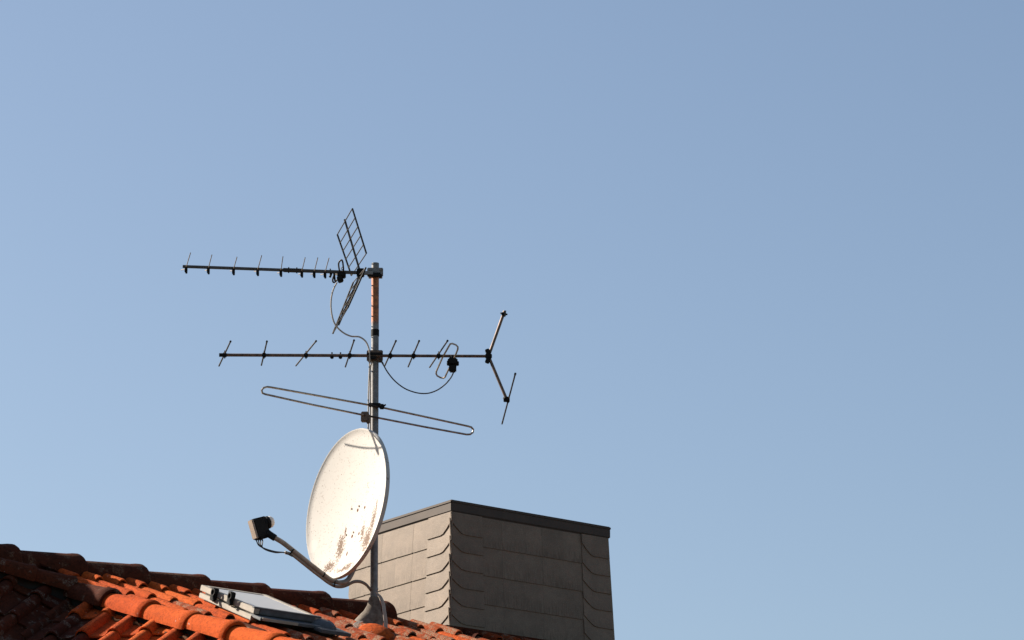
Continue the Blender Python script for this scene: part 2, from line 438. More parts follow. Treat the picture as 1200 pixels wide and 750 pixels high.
# decks, walls ---------------------------------------------------------
def slab(name, pts, th, mat, parent):
    pts = [V(p) for p in pts]; n = len(pts)
    return obj(name, pts + [p - Z * th for p in pts], [tuple(range(n)), tuple(range(2 * n - 1, n - 1, -1))] + [(i, i + n, (i + 1) % n + n, (i + 1) % n) for i in range(n)], mat, parent)
sj = -(HP - RG).dot(hA) / qv.dot(hA); J = HP + qv * sj   # the hip line passes under the ridge here
Jr = RG + rA * ((J - RG).dot(rA))             # on the ridge, above the head of the hip
dn = nA * -.03
endA = (Pa + dA * (LA * 7 - .04) - RG).dot(dA)             # eaves of the main slope, at the last row of tiles
endB = LB * 6 - .04
a1 = RG + rA * 6.0
a2 = a1 + dA * endA
def onA(P): return P + Z * ((MB0 - P).dot(nA) / nA.z)
def onB(P): return P + Z * ((HP - nB * .075 - P).dot(nB) / nB.z)
def eaveB(P): return P + dB * (endB - (P - Pb).dot(dB))
lowA = onA(HP); qA = onA(HP + qv) - lowA; lowA = lowA + qA * ((endA - (lowA - RG).dot(dA)) / qA.dot(dA))
slab('roof_deck', [onA(J) + dn, Jr + dn, a1 + dn, a2 + dn, lowA + dn], .05, M_deck, house)
lowB = onB(HP); qB = onB(HP + qv) - lowB; lowB = lowB + qB * ((endB - (lowB - Pb).dot(dB)) / qB.dot(dB))
bb = onB(KE) - rB * 2.2
slab('roof_deck', [lowB, onB(K0), onB(KE), bb, eaveB(bb), eaveB(onB(K0))], .05, M_deck, house)
k2 = K0 - n2 * .08; e_ = KE - n2 * .08
slab('roof_deck', [k2, e_, e_ - r2 * 1.3, e_ - r2 * 1.3 + dB * 1.6, k2 + dB * 1.9], .04, M_deck, house)
db = V((-dA.x, -dA.y, dA.z))
slab('roof_deck', [Jr + dn - rA * 2.4, Jr + dn - rA * 2.4 + db * endA, a1 + dn + db * endA, a1 + dn], .05, M_deck, house)
hB = V((dB.x, dB.y, 0)).normalized(); lenA = endA * abs(dA.dot(hA))
# hip board that carries the hip tiles
mb = MB(); c0 = HP + qv * hends[3]; c1 = HP + qv * hends[-1]
mb.add([c0 + mA * .04, c1 + mA * .04, c1 - mA * .04, c0 - mA * .04] + [p - Z * .35 for p in (c0 + mA * .04, c1 + mA * .04, c1 - mA * .04, c0 - mA * .04)],
       [(0, 1, 2, 3), (7, 6, 5, 4), (0, 4, 5, 1), (1, 5, 6, 2), (2, 6, 7, 3), (3, 7, 4, 0)])
mb.build('hip_board', M_deck, house, False)
mb = MB(); qs = [K0 + m2 * .04, KE + m2 * .04, KE - m2 * .04, K0 - m2 * .04]
mb.add(qs + [p - Z * .22 for p in qs], [(0, 1, 2, 3), (7, 6, 5, 4), (0, 4, 5, 1), (1, 5, 6, 2), (2, 6, 7, 3), (3, 7, 4, 0)])
mb.build('hip_board', M_deck, house, False)
def wall_box(name, pts, top, parent):
    pts = [V((p.x, p.y, 0)) for p in pts]; n = len(pts)
    return obj(name, [p + Z * top for p in pts] + pts, [tuple(range(n)), tuple(range(2 * n - 1, n - 1, -1))] + [(i, i + n, (i + 1) % n + n, (i + 1) % n) for i in range(n)], M_wall, parent)
zA = a2.z + .02
wall_box('wall', [onA(J) + rA * .3 + hA * (lenA - .35), a1 + hA * (lenA - .35) - rA * .3, a1 - hA * (lenA - .35) - rA * .3, Jr - hA * (lenA - .35) - rA * 2.2], zA, house)
fb = eaveB(onB(K0)); fl_ = eaveB(bb); zB = min(fb.z, fl_.z) + .02
wall_box('wall', [lowB - hB * .3 - rB * .25, fl_ - hB * .3 + rB * .2, bb + rB * .2 + hB * .4, onB(K0) + hB * .4], zB, house)

# ------------------------------------------------------------------ chimney
K = hit(523.5, 737, MB0, nA); bA = V((-rA.y, rA.x, 0))     # near corner foot; left face runs along bA
TOPZ = 0
lo_, hi_ = 0., 1.5
for _ in range(50):
    TOPZ = (lo_ + hi_) / 2
    if proj(K + Z * TOPZ)[1] > 599: lo_ = TOPZ
    else: hi_ = TOPZ
KT = K + Z * TOPZ
KT = KT + rA * solve(KT, rA, 529.8)           # the faces flare a little towards the foot
WR = solve(KT, rA, 709); WL = solve(KT, bA, 416)
flare = .028
print('chimney', TOPZ, WR, WL)
DEP = .75                                      # how far the casing goes down
def cpt(s, b_, z):                             # s along rA, b_ along bA, z down from the top
    f = flare * z / TOPZ
    return KT + rA * (s * 1.0) + bA * b_ - Z * z + (-rA) * f * (1 if s <= 0 else -1) + (-bA) * f * (1 if b_ <= 0 else -1)
ch_pts = []
for z in (0, TOPZ + DEP):
    for (s, b_) in ((0, 0), (WR, 0), (WR, WL), (0, WL)):
        ch_pts.append(cpt(s, b_, z))
chim = obj('chimney', ch_pts, [(0, 3, 2, 1), (4, 5, 6, 7), (0, 1, 5, 4), (1, 2, 6, 5), (2, 3, 7, 6), (3, 0, 4, 7)], M_slate, house)
chim['label'] = 'square chimney clad in grey-brown slates under a flat metal cap'
def slate(face_o, u, o, W_, H_, poly, parent, prouds=.011, th=.006, lift=.004):
    """poly in 0..1 by 0..1.. ; face_o lower left corner on the wall, u along, o outward"""
    tiltv = (Z * 1.0 - o * (prouds / H_)).normalized()
    n2 = u.cross(tiltv); n2 = n2 if n2.dot(o) > 0 else -n2
    fr = []; bk = []
    cx, cy = .5 * W_, .5 * H_
    for (a, b) in poly:
        p = V((a * W_ - cx, b * H_ - cy, 0)); fr.append(p + V((0, 0, th))); bk.append(p)
    n = len(fr)
    uu = u
    Rm = Matrix((uu, tiltv, n2)).transposed()
    ang = random.gauss(0, .004)
    M = Matrix.Translation(face_o + u * cx + tiltv * cy + o * (lift + prouds + random.uniform(0, .0003))) @ (Rm @ Matrix.Rotation(ang, 3, 'Z')).to_4x4()
    return obj('slate', fr + bk, [tuple(range(n)), tuple(range(2 * n - 1, n - 1, -1))] + [(i, i + n, (i + 1) % n + n, (i + 1) % n) for i in range(n)], M_slate, parent, matrix=M)
def arc_poly(side, k=.30, h=1.25):              # slate with one rounded lower corner
    pts = [(0, 0), (1 - k, 0)]
    for t in (.25, .5, .75): pts.append((1 - k + k * math.sin(t * math.pi / 2), k * .9 * (1 - math.cos(t * math.pi / 2)) * 1.1))
    pts += [(1, k * .99), (1, h), (0, h)]
    return pts if side > 0 else [(1 - a, b) for a, b in pts][::-1]
def hook_poly(side, h=1.85):
    pts = [(0, 0), (.56, 0), (.68, .05), (.84, .28), (1, .58), (1, h), (0, h)]
    return pts if side > 0 else [(1 - a, b) for a, b in pts][::-1]
def cface(origin, u, o, Wd, near_left, far_strip):
    """origin: the near corner at the top; u along the face away from the near corner; o outward"""
    strip = .20; ch_e = .1085; ch_f = .1735
    # handedness: slate() wants u to run left to right as one faces the wall
    def place(a0, wid, z0, H, poly, lift, prouds):  # a0 from the near corner
        f = flare * z0 / TOPZ
        left = origin + u * (a0 if near_left else a0 + wid) - Z * z0 + o * f * .985
        uu = u if near_left else -u
        ext = .024 if near_left else .026
        if a0 < .001 and near_left: left = left - u * (f + ext); wid += ext
        if a0 < .001 and not near_left: wid = wid + f
        if a0 < .001 and near_left: wid = wid + f
        if a0 < .001 and not near_left: left = origin + u * (a0 + wid - f) - Z * z0 + o * f * .985; wid += ext
        if a0 > Wd - wid - .01: wid = wid + f * (1 if near_left else 0)
        slate(left, uu, o, wid, H, poly, chim, prouds, .006, lift)
    nf = max(3, round((Wd - strip * (1 + far_strip)) / .158)); wf = (Wd - strip * (1 + far_strip)) / nf
    for j in range(1, 7):
        z0 = .187 - .0 + ch_f * (j - 1)
        for i in range(nf):
            a0 = strip + wf * i - (.03 if i == 0 else 0)
            wid = wf + (.03 if i == 0 else 0) + (.03 if i == nf - 1 and far_strip else 0)
            s_ = ((j * 37 + 11) % 5 / 5 - .5) * .0
            place(a0 - s_, wid + .012, z0, ch_f * 1.22 if j > 1 else .18, arc_poly(-1, .14, 1.0), .003 + .0006 * (i % 2), .014)
    for j in range(1, 11):
        z0 = .135 + ch_e * (j - 1)
        hh = ch_e if j > 1 else .13
        place(0, strip, z0, hh, hook_poly(-1 if near_left else 1, 1.85 if j > 1 else 1.), .015, .010)
        if far_strip: place(Wd - strip, strip, z0, hh, hook_poly(-1 if near_left else 1, 1.85 if j > 1 else 1.), .016, .010)
cface(KT, rA, -bA, WR, True, 1)
cface(KT, bA, -rA, WL, False, 0)
# cap: flat slab with a folded edge
ov = .024; ch = .070
cz = KT + rA * (WR / 2) + bA * (WL / 2) + Z * (ch / 2 - .001)
cp = MB(); cp.bbox(cz, rA, bA, Z, WR / 2 + ov, WL / 2 + ov, ch / 2, .004)
cp.bbox(cz - Z * (ch / 2 + .004), rA, bA, Z, WR / 2 + ov - .008, WL / 2 + ov - .008, .006, .001)
co = cp.build('chimney_cap', M_capmetal, chim, False)
sm = MB()                                      # folded seam along the front edges
for s_, u, wd in ((1, rA, WR), (2, bA, WL)):
    o_ = -bA if s_ == 1 else -rA
    sm.bbox(KT + u * (wd / 2) + o_ * (ov + .0015) + Z * (ch - .012), u, o_, Z, wd / 2 + ov, .0025, .006, .001)
sm.build('cap_seam', M_capmetal, chim, False)
# lead soaker where the left face meets the roof, dark mortar at the foot of the right face
fl = MB(); f0 = K - rA * (flare + .012)
fl.add([f0 + bA * t_ + Z * (t_ * .41 + h) for t_ in (0, .30) for h in (-.03, .045)] , [(0, 2, 3, 1)])
mb = MB()
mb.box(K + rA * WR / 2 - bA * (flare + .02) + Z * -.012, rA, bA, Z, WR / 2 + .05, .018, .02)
mb.build('foot_flashing', M_shade_oldclay, chim, False)

# added slab out of view, shaped so that its shadow falls over the hip
P1 = hit(68, 674, MB0 + nA * .05, nA); P2 = hit(118, 705, HP + nB * .12, nB); P3 = hit(104, 742, HB + nB * .05, nB)
al = V((SUN_AZ.y, -SUN_AZ.x, 0)).normalized()
if al.y > 0: al = -al                         # al runs towards the camera side
TAU = 2.1
T1 = P1 + SUN * TAU; T3 = P3 + SUN * TAU
sl = (T3 - T1).normalized(); away = V((SUN_AZ.x, SUN_AZ.y, 0))
edge = [T1 - al * .7 + Z * .05, T1 - sl * .15, T1, T3, T3 + sl * 1.3]
gv = edge + [V((p.x, p.y, 4.2)) for p in edge]; gv += [p + away * .35 for p in gv]; ne = len(edge)
gf = []
for i in range(ne - 1):
    gf += [(i, i + ne, i + 1 + ne, i + 1), (i + 2 * ne, i + 1 + 2 * ne, i + 1 + 3 * ne, i + 3 * ne), (i, i + 1, i + 1 + 2 * ne, i + 2 * ne), (i + ne, i + 3 * ne, i + 1 + 3 * ne, i + 1 + ne)]
gf += [(0, 2 * ne, 3 * ne, ne), (ne - 1, 2 * ne - 1, 4 * ne - 1, 3 * ne - 1)]
c2 = obj('shade_slab', gv, gf, M_wall, house); c2['label'] = 'unseen slab added beyond the left end to shade the roof'

# ------------------------------------------------------------------ roof window in the main slope
WH = .092
SW0 = hit(235.5, 685.5, MB0 + nA * WH, nA)   # upper left corner of the sash top
wL = solve(SW0, dA, 298.5); wW = solve(SW0 + dA * wL, rA, 376)
print('window', wL, wW)
win = empty('roof_window', SW0 - nA * WH); win.parent = house; win.matrix_parent_inverse = WM['house'].inverted()
del WM[win.name]; WM[win.name] = Matrix.Translation(SW0 - nA * WH)
win['label'] = 'small cream framed roof window with two black latches'
sc = SW0 + dA * (wL / 2) + rA * (wW / 2)
fr = .035
for nm, c, hx, hy in (('sash', sc - rA * (wW / 2 - fr / 2), fr / 2, wL / 2), ('sash', sc + rA * (wW / 2 - fr / 2), fr / 2, wL / 2),
                      ('sash', sc + dA * (wL / 2 - fr / 2), wW / 2 - fr - .001, fr / 2), ('sash', sc - dA * (wL / 2 - fr / 2), wW / 2 - fr - .001, fr / 2)):
    mm = M_cream if hx < .02 and (c - sc).dot(rA) < 0 else M_lead
    MB().bbox(c - nA * .014, rA, dA, nA, hx, hy, .016, .003).build(nm, M_lead if (c - sc).dot(dA) > .2 else M_cream, win, False)
m, t, b = nodes('window_glass'); b.inputs['Base Color'].default_value = (.16, .18, .20, 1); b.inputs['Roughness'].default_value = .12
b.inputs['Specular IOR Level'].default_value = .9
vec, _ = coords(t); n_ = noisef(t, vec, 25, 4, .7); c_ = mixc(t, n_, (.36, .375, .39), (.50, .49, .47)); t.links.new(c_, b.inputs['Base Color'])
t.links.new(mth(t, 'MULTIPLY_ADD', n_, .3, .3), b.inputs['Roughness'])
M_glass = m
MB().box(sc - nA * .004, rA, dA, nA, wW / 2 - fr * .6, wL / 2 - fr * .6, .003).build('pane', M_glass, win, False)
# glazing cover strips on the sash, dull metal
MB().bbox(sc + dA * (wL / 2 - .012) + nA * .004, rA, dA, nA, wW / 2 + .004, .012, .004, .001).build('cover_strip', M_lead, win, False)
# lower curb (the fixed frame)
cu = MB()
ins = .035
cu.bbox(sc - rA * (wW / 2 - ins) - nA * .048, rA, dA, nA, .015, wL / 2 - .03, .030, .003)
cu.build('curb', M_cream, win, False)
MB().bbox(sc + dA * (wL / 2 - .075) - nA * .055, rA, dA, nA, wW / 2 - .03, .02, .030, .003).build('curb', M_lead, win, False)
MB().bbox(sc + rA * (wW / 2 - ins) - nA * .048, rA, dA, nA, .015, wL / 2 - .03, .030, .003).build('curb', M_lead, win, False)
# flange strips where the curb meets the tiles
MB().bbox(sc - rA * (wW / 2 - .008) - nA * .054, rA, dA, nA, .012, wL / 2 - .01, .014, .003).build('flange', M_cream, win, False)
MB().bbox(sc + dA * (wL / 2 + .02) - nA * .042 + rA * .02, rA, dA, nA, wW / 2 + .02, .06, .008, .003).build('apron', M_lead, win, False)
MB().bbox(sc + dA * (wL / 2 + .083) - nA * .040 - rA * .09, rA, dA, nA, wW / 2 - .1, .004, .008, .001).build('apron_edge', M_cream, win, False)
# rounded lead upstand beyond the lower right corner
q0 = sc + rA * (wW / 2 - .03) + dA * (wL / 2 - .08) - nA * .052
MB().tube([q0, q0 + (dA * .7 + rA * .3) * .05, q0 + (dA * .7 + rA * .3) * .20, q0 + (dA * .7 + rA * .3) * .235], [.045, .052, .050, .034], 12, flat=1.0).build('lead_upstand', M_lead, win)
q1 = sc + rA * (wW / 2 + .02) + dA * (wL / 2 + .05) - nA * .048
MB().bbox(q1, rA, dA, nA, .10, .10, .010, .004).build('lead_sheet', M_lead, win, False)
for px_, py_ in ((253.5, 697), (273, 701.5)):   # latches on the lit side
    o0 = sc - rA * (wW / 2 - .005); Pp = hit(px_, py_, o0, rA)
    lt = MB(); lt.bbox(Pp - rA * .012, dA, nA, rA, .020, .036, .014, .004)
    ring = [Pp - rA * .03 + dA * (.016 * math.cos(a) + .012) + nA * (.020 * math.sin(a) + .012) for a in [k * math.pi / 6 for k in range(12)]]
    lt.tube(ring, .006, 6, closed=True)
    lt.tube([Pp - rA * .03 + dA * .01, Pp - rA * .032 + dA * .035 - nA * .032], .008, 6)
    lt.tube([Pp - rA * .02 - dA * .02 + nA * .03, Pp - rA * .03 + dA * .012 + nA * .034], .005, 6)
    lt.build('latch', M_black, win)

# ------------------------------------------------------------------ mast
mb_lo = at(438.2, 746, YM); mb_hi = at(439.8, 308.5, YM)
mdir = (mb_hi - mb_lo).normalized()
def mast_at(y):                                # point on the mast axis at picture height y
    a, b = 0., (mb_hi - mb_lo).length
    for _ in range(50):
        m = (a + b) / 2
        if proj(mb_lo + mdir * m)[1] > y: a = m
        else: b = m
    return mb_lo + mdir * a
mast = empty('antenna_mast', mast_at(733))
tag(mast, 'upright grey steel antenna mast on the roof, its top part rusted orange', 'mast')
mr = .0215
mbm = MB(); mbm.tube([mast_at(733), mast_at(600), mast_at(417), mast_at(313), mast_at(308.6)], mr, 20)
mp = mbm.build('pole', mat_mast(), mast)
mc = (WM[mp.name].to_translation())
print('pole centre', mc, 'rust rel', mast_at(388).z - mc.z, mast_at(325).z - mc.z)
RUST0, RUST1 = mast_at(386).z - mc.z, mast_at(325).z - mc.z
t = mp.data.materials[0].node_tree
MB().tube([mast_at(308.9), mast_at(307.2)], [.0195, .017], 20).build('end_cap', M_steel, mast)
tp = MB(); tp.tube([mast_at(394), mast_at(386.5)], mr + .0022, 20); tp.build('tape_band', M_black, mast)
MB().tube([mast_at(691), mast_at(689)], mr + .002, 20).build('joint_ring', M_steel, mast)
# rubber boot
rings = [(700, .026, 0, 0), (703, .031, 0, 0), (709, .036, -.002, 0), (716, .047, -.010, 0), (722, .064, -.020, .0), (728, .080, -.032, .01), (733, .088, -.038, .012), (735.5, .086, -.036, .012)]
n = 28; vs = []; fs = []
for (yy, r_, ox, oy) in rings:
    c = mast_at(yy) if yy < 733 else mast_at(732.5) - Z * ((yy - 732.5) / 208)
    for k in range(n):
        a = 2 * math.pi * k / n
        q = noise.noise(V((math.cos(a) * 1.6, math.sin(a) * 1.6, yy * .06))) * .16 if r_ > .033 else 0
        vs.append(c + V((ox + math.cos(a) * r_ * (1 + q), oy + math.sin(a) * r_ * (1 + q) * .9, (-.30 * math.cos(a) + .0) * 0 + noise.noise(V((a * 2, yy, 3))) * .006 * (r_ > .07))))
for i in range(len(rings) - 1):
    for k in range(n): fs.append((i * n + k, (i + 1) * n + k, (i + 1) * n + (k + 1) % n, i * n + (k + 1) % n))
obj('rubber_boot', vs, [f[::-1] for f in fs], M_boot, mast, True)
# domed lead-through tile under the boot
c = MB0 + dA * .20 - rA * .13
vs = []; fs = []; n1, n2 = 9, 26
for i in range(n1 + 1):
    p = math.pi / 2 * i / n1
    for k in range(n2):
        a = 2 * math.pi * k / n2
        vs.append(c + rA * (math.cos(p) * math.cos(a) * .10) + dA * (math.cos(p) * math.sin(a) * (.16 if math.sin(a) > 0 else .10)) + nA * (.0 + .062 * math.sin(p)))
for i in range(n1):
    for k in range(n2): fs.append((i * n2 + k, i * n2 + (k + 1) % n2, (i + 1) * n2 + (k + 1) % n2, (i + 1) * n2 + k))
o = obj('lead_through_tile', vs, fs, M_clay, house, True); o['label'] = 'domed orange clay tile around the mast foot'

def rod(mb, p, q, r, n=7): mb.tube([p, (p + q) / 2, q], r, n)
def uclamp(root, y, mat, w_=.055, h_=.032, dep=.04, name='mast_clamp'):
    c = mast_at(y); b = MB()
    b.bbox(c + V((0, -.020, 0)), X, Y_, Z, w_, .010, h_, .004)
    b.bbox(c + V((0, .034, 0)), X, Y_, Z, w_ * .8, .006, h_ * .8, .003)
    for sx in (-1, 1):
        for sz in (-.5, .5):
            b.tube([c + V((sx * w_ * .78, -.045, sz * h_)), c + V((sx * w_ * .78, .05, sz * h_))], .0045, 7)
            b.tube([c + V((sx * w_ * .78, -.036, sz * h_)), c + V((sx * w_ * .78, -.028, sz * h_))], .009, 6)
    for k in range(-2, 3): b.tube([c + V((k * .011, -.032, -h_ * .7)), c + V((k * .011, -.032, h_ * .1))], .003, 5)
    return b.build(name, mat, root)

# ------------------------------------------------------------------ upper antenna with mesh reflector
DYu = .075                                     # how far in front of the mast the boom stands
def yu(x): return YM - .035 + (x - 439) * .0006   # boom comes slightly nearer towards its left end
ant = empty('tv_antenna', mast_at(320))
tag(ant, 'upper long thin antenna at the mast top with lattice reflector and short upturned rods', 'antenna')
def bu(x): return at(x, 312.3 + (x - 214.7) * (320.2 - 312.3) / (437 - 214.7), yu(x))
bmb = MB(); 
def sqbar(mb, p, q, h):
    d_ = (q - p).normalized(); s_ = Z.cross(d_).normalized(); u_ = d_.cross(s_)
    mb.bbox((p + q) / 2, d_, s_, u_, (q - p).length / 2, h, h, .0015)
sqbar(bmb, bu(214), bu(343), .0075); sqbar(bmb, bu(343), bu(426), .0085)
bmb.build('boom', M_alu, ant, False)
MB().bbox(bu(343), (bu(350) - bu(340)).normalized(), Y_, Z, .055, .010, .0105, .002).build('boom_joint', M_dark, ant, False)
sq = MB(); sqbar(sq, bu(424), bu(437), .010); sq.build('boom_stub', M_steel, ant, False)
ups = [(218.1, 223.3, 296.2, 212.4, 316.3), (244.2, 248.3, 298.6, 240.6, 317), (273.7, 277.7, 301.2, 269.8, 317.6), (302, 306.6, 299.4, 298, 317.9), (329.2, 331.6, 300.6, 325, 320),
       (353.7, 357.6, 301.8, 350, 321.3), (368.2, 372.4, 302, 363.9, 321.5), (380.9, 385.5, 302.4, 375.7, 321.9)]
for (bx, tx, ty, lx, ly) in ups:
    c = bu(bx) + Z * -.012; d_ = .135
    tip = at(tx, ty, c.y - d_); tl = at(lx, ly, c.y + d_)
    r1 = MB(); r1.tube([c + V((0, -.006, .004)), tip], .0026, 6); r1.tube([c + V((0, .006, 0)), tl], .0030, 6)
    dr = r1.build('director', M_rod, ant)
    k = MB(); k.bbox(c - Z * .006, X, Y_, Z, .008, .012, .016, .003); k.bbox(c - Z * .016 + X * .002, X, Y_, Z, .006, .010, .012, .002); k.build('clip', M_black, dr, False)
for bx in (338.3, 347.8, 387):
    k = MB(); c = bu(bx); k.tube([c + Z * .018, c - Z * .016], .004, 6); k.build('bolt', M_black, ant)
# reflector panels
def seg3(a, b, t_): return a + (b - a) * t_
def panel(A, B, A2, B2, spine0, spine1, nr, nm):
    """A-A2 far bar, B-B2 near bar (picture points)"""
    yf, yn = yu(420) + .27, yu(420) - .27
    a0, a1_ = at(*A, yf), at(*A2, yf); b0, b1 = at(*B, yn), at(*B2, yn)
    g = empty('reflector', (a0 + b0) / 2) if False else None
    r1 = MB(); rod(r1, a0, a1_, .0052); main = r1.build('reflector_bar', M_black, ant)
    r1 = MB(); rod(r1, b0, b1, .0052); r1.build('reflector_bar', M_black, ant)
    for i in range(nr):
        t_ = i / (nr - 1) if nr > 1 else 0
        rr_ = MB(); rod(rr_, seg3(a0, a1_, t_), seg3(b0, b1, t_), .0032); rr_.build('reflector_rod', M_dark, main)
    s0, s1 = at(*spine0, yu(420)), at(*spine1, yu(420))
    sp_ = MB(); sqbar(sp_, s0, s1, .0058); sp_.build('spine', M_alu, main, False)
panel((395.3, 274.9), (412.9, 244.4), (411.9, 323), (429.3, 297), (403.8, 257), (423, 322), 6, 'upper')
panel((414, 331), (428.8, 313.5), (390, 391), (407.5, 361), (422, 322), (396.5, 381), 7, 'lower')
k = MB(); k.bbox(bu(422.5) + V((0, -.0, 0)), X, Y_, Z, .022, .016, .024, .004); k.build('reflector_bracket', M_black, ant, False)
# dipole and its box
dp = MB(); c = bu(398)
loop = crom([c + V((.0, -.02, .0)), at(396.8, 309.5, c.y - .10), at(398.3, 306, c.y - .125), at(400.8, 304.9, c.y - .13), at(402, 310, c.y - .09), at(402, 319, c.y + .0),
             at(396, 327, c.y + .09), at(391.6, 331, c.y + .125), at(389.8, 328.5, c.y + .12), at(391.8, 322, c.y + .06), c + V((-.01, .02, -.01))], 4)
dp.tube(loop, .0048, 7); dp.build('dipole', M_dark, ant)
k = MB(); k.bbox(at(400.3, 322.5, c.y - .02), X, Y_, Z, .024, .028, .014, .005)
k.bbox(at(398.6, 327, c.y - .02), V((.93, 0, .3)), Y_, V((-.3, 0, .93)), .017, .024, .018, .005)
k.build('connection_box', M_black, ant)
k = MB(); k.tube([at(391.5, 320.5, c.y), at(392.5, 329, c.y)], .006, 7); k.tube([at(386.6, 325, c.y), at(388.5, 320, c.y)], .007, 7); k.build('cable_clip', M_black, ant)
k = MB(); ringp = [at(401.5 + 1.6 * math.cos(a), 314.6 + 1.5 * math.sin(a), c.y - .02) for a in [j * math.pi / 5 for j in range(10)]]
k.tube(ringp, .0025, 6, closed=True); k.build('wing_nut', M_rod, ant)
uclamp(ant, 320.3, M_steel, .046, .026)
k = MB(); k.bbox(mast_at(324) + V((0, -.034, 0)), X, Y_, Z, .040, .006, .012, .002); k.build('clamp_jaw', M_black, ant, False)

# ------------------------------------------------------------------ lower antenna
an2 = empty('tv_antenna', mast_at(417))
tag(an2, 'lower wide antenna crossing the mast, with a V of reflector arms at its right end', 'antenna')
def yl(x): return YM - .035 + (439 - x) * .0003
def bl(x): return at(x, 416.0 + (x - 258) * .0045, yl(x))
b = MB(); b.tube([bl(257.5), bl(439)], .0095, 10); b.tube([bl(439), bl(573)], .0088, 10); b.build('boom', M_boom, an2)
b = MB(); b.tube([bl(257), bl(262)], .0112, 10); b.build('end_plug', M_black, an2)
els = [((270.2, 400), (256.6, 428.9)), ((312.8, 400), (306.3, 428)), ((370.5, 399.6), (346.8, 428.6)), ((414.9, 398.7), (404.7, 429.9)),
       ((464, 399.4), (450.9, 428.7)), ((491.2, 399.4), (478.3, 429.8)), ((524.6, 399.2), (503.5, 430.5))]
for (nx, ny), (fx, fy) in els:
    mx = (nx + fx) / 2; Y0 = yl(mx); dd = .27
    p, q = at(nx, ny, Y0 - dd), at(fx, fy, Y0 + dd)
    r1 = MB(); rod(r1, p, q, .0045); r1.tube([p, p + (q - p) * .025], .0062, 7); e = r1.build('element', M_dark, an2)
    k = MB(); cc_ = bl(mx); k.bbox(cc_, X, Y_, Z, .011, .014, .0115, .003); k.bbox(cc_ + Z * .010, X, Y_, Z, .006, .010, .006, .002); k.tube([cc_ - Z * .02, cc_ + Z * .026], .004, 6)
    k.build('element_holder', M_black, e)
for bx in (389, 399):
    k = MB(); k.tube([bl(bx) + Z * .019, bl(bx) - Z * .020], .0045, 6); k.bbox(bl(bx) - Z * .010, X, Y_, Z, .010, .012, .006, .002); k.build('bolt', M_black, an2)
# reflector arms
hub = bl(572.5)
k = MB(); k.bbox(hub, X, Y_, Z, .018, .016, .014, .004); k.bbox(hub + Z * .014, V((.93, 0, .36)).normalized(), Y_, V((-.36, 0, .93)).normalized(), .012, .014, .028, .003)
k.bbox(hub - Z * .014, V((.93, 0, -.36)).normalized(), Y_, V((.36, 0, .93)).normalized(), .012, .014, .028, .003); k.build('reflector_hub', M_black, an2)
au = at(591.3, 364.5, hub.y); ad = at(593.7, 468, hub.y)
for tipp, nm in ((au, 'reflector_arm'), (ad, 'reflector_arm')):
    k = MB(); k.tube([hub, hub + (tipp - hub) * .5, tipp], .0088, 10); k.build(nm, M_boom, an2)
k = MB(); k.bbox(at(590.2, 368.5, hub.y), X, Y_, Z, .012, .018, .010, .003); k.tube([at(586.8, 367, hub.y - .02), at(594.2, 368.5, hub.y + .01)], .0055, 6); k.tube([at(592, 370.5, hub.y - .03), at(592.5, 364, hub.y - .03)], .004, 6); k.build('element_holder', M_black, an2)
k = MB(); k.bbox(ad, X, Y_, Z, .018, .02, .012, .003); k.tube([at(590.5, 466, hub.y - .02), at(596, 471.5, hub.y)], .009, 6); k.build('element_holder', M_black, an2)
p, q = at(603.9, 437.8, hub.y - .42), at(588.3, 496.7, hub.y + .42)
k = MB(); rod(k, p, q, .0046); k.tube([p, p + (q - p) * .02], .0066, 7); k.build('reflector_element', M_dark, an2)
# folded dipole
Y0 = yl(524)
def L2(x, y, t_): return at(x, y, Y0 + t_)
lp = [L2(526.5, 431, .12), L2(521, 443, .26), L2(517.6, 443.3, .28), L2(511, 439.6, .27), L2(511, 436, .25), L2(519, 418, .0), L2(528, 402.3, -.26), L2(533, 403, -.28), L2(537.2, 407, -.27), L2(535.8, 411, -.22), L2(532.6, 419, -.06)]
path = []
for i, p_ in enumerate(lp):
    path.append(p_)
dpo = MB(); sm_ = [lp[0], lp[0] + (lp[1] - lp[0]) * .9, lp[1] + (lp[2] - lp[1]) * .4, lp[2] + (lp[3] - lp[2]) * .2, lp[2] + (lp[3] - lp[2]) * .8, lp[3] + (lp[4] - lp[3]) * .5, lp[4] + (lp[5] - lp[4]) * .05, lp[5],
             lp[5] + (lp[6] - lp[5]) * .95, lp[6] + (lp[7] - lp[6]) * .4, lp[7] + (lp[8] - lp[7]) * .3, lp[7] + (lp[8] - lp[7]) * .85, lp[8] + (lp[9] - lp[8]) * .5, lp[9], lp[10]]
dpo.tube(sm_, .0050, 8); dpo.build('folded_dipole', M_rod, an2)
k = MB(); cb = at(530.5, 427, Y0 - .02)
k.bbox(cb + Z * .012, X, Y_, Z, .028, .03, .020, .006); k.bbox(cb - Z * .018, X, Y_, Z, .021, .024, .026, .006)
k.bbox(at(525.3, 425.5, Y0 - .03), X, Y_, Z, .008, .014, .013, .003); k.bbox(at(536.6, 426, Y0 - .03), X, Y_, Z, .006, .012, .012, .003)
k.tube([at(524.2, 426.5, Y0 - .04), at(525.6, 423.5, Y0 - .04)], .005, 6)
k.tube([bl(529), cb], .012, 8); k.build('connection_box', M_black, an2)
uclamp(an2, 418.0, M_boom, .046, .032)
k = MB(); k.bbox(mast_at(417) + V((0, -.040, 0)), X, Y_, Z, .046, .008, .008, .002); k.bbox(mast_at(421.5) + V((-.01, -.04, 0)), X, Y_, Z, .02, .008, .008, .002); k.build('clamp_jaw', M_black, an2, False)
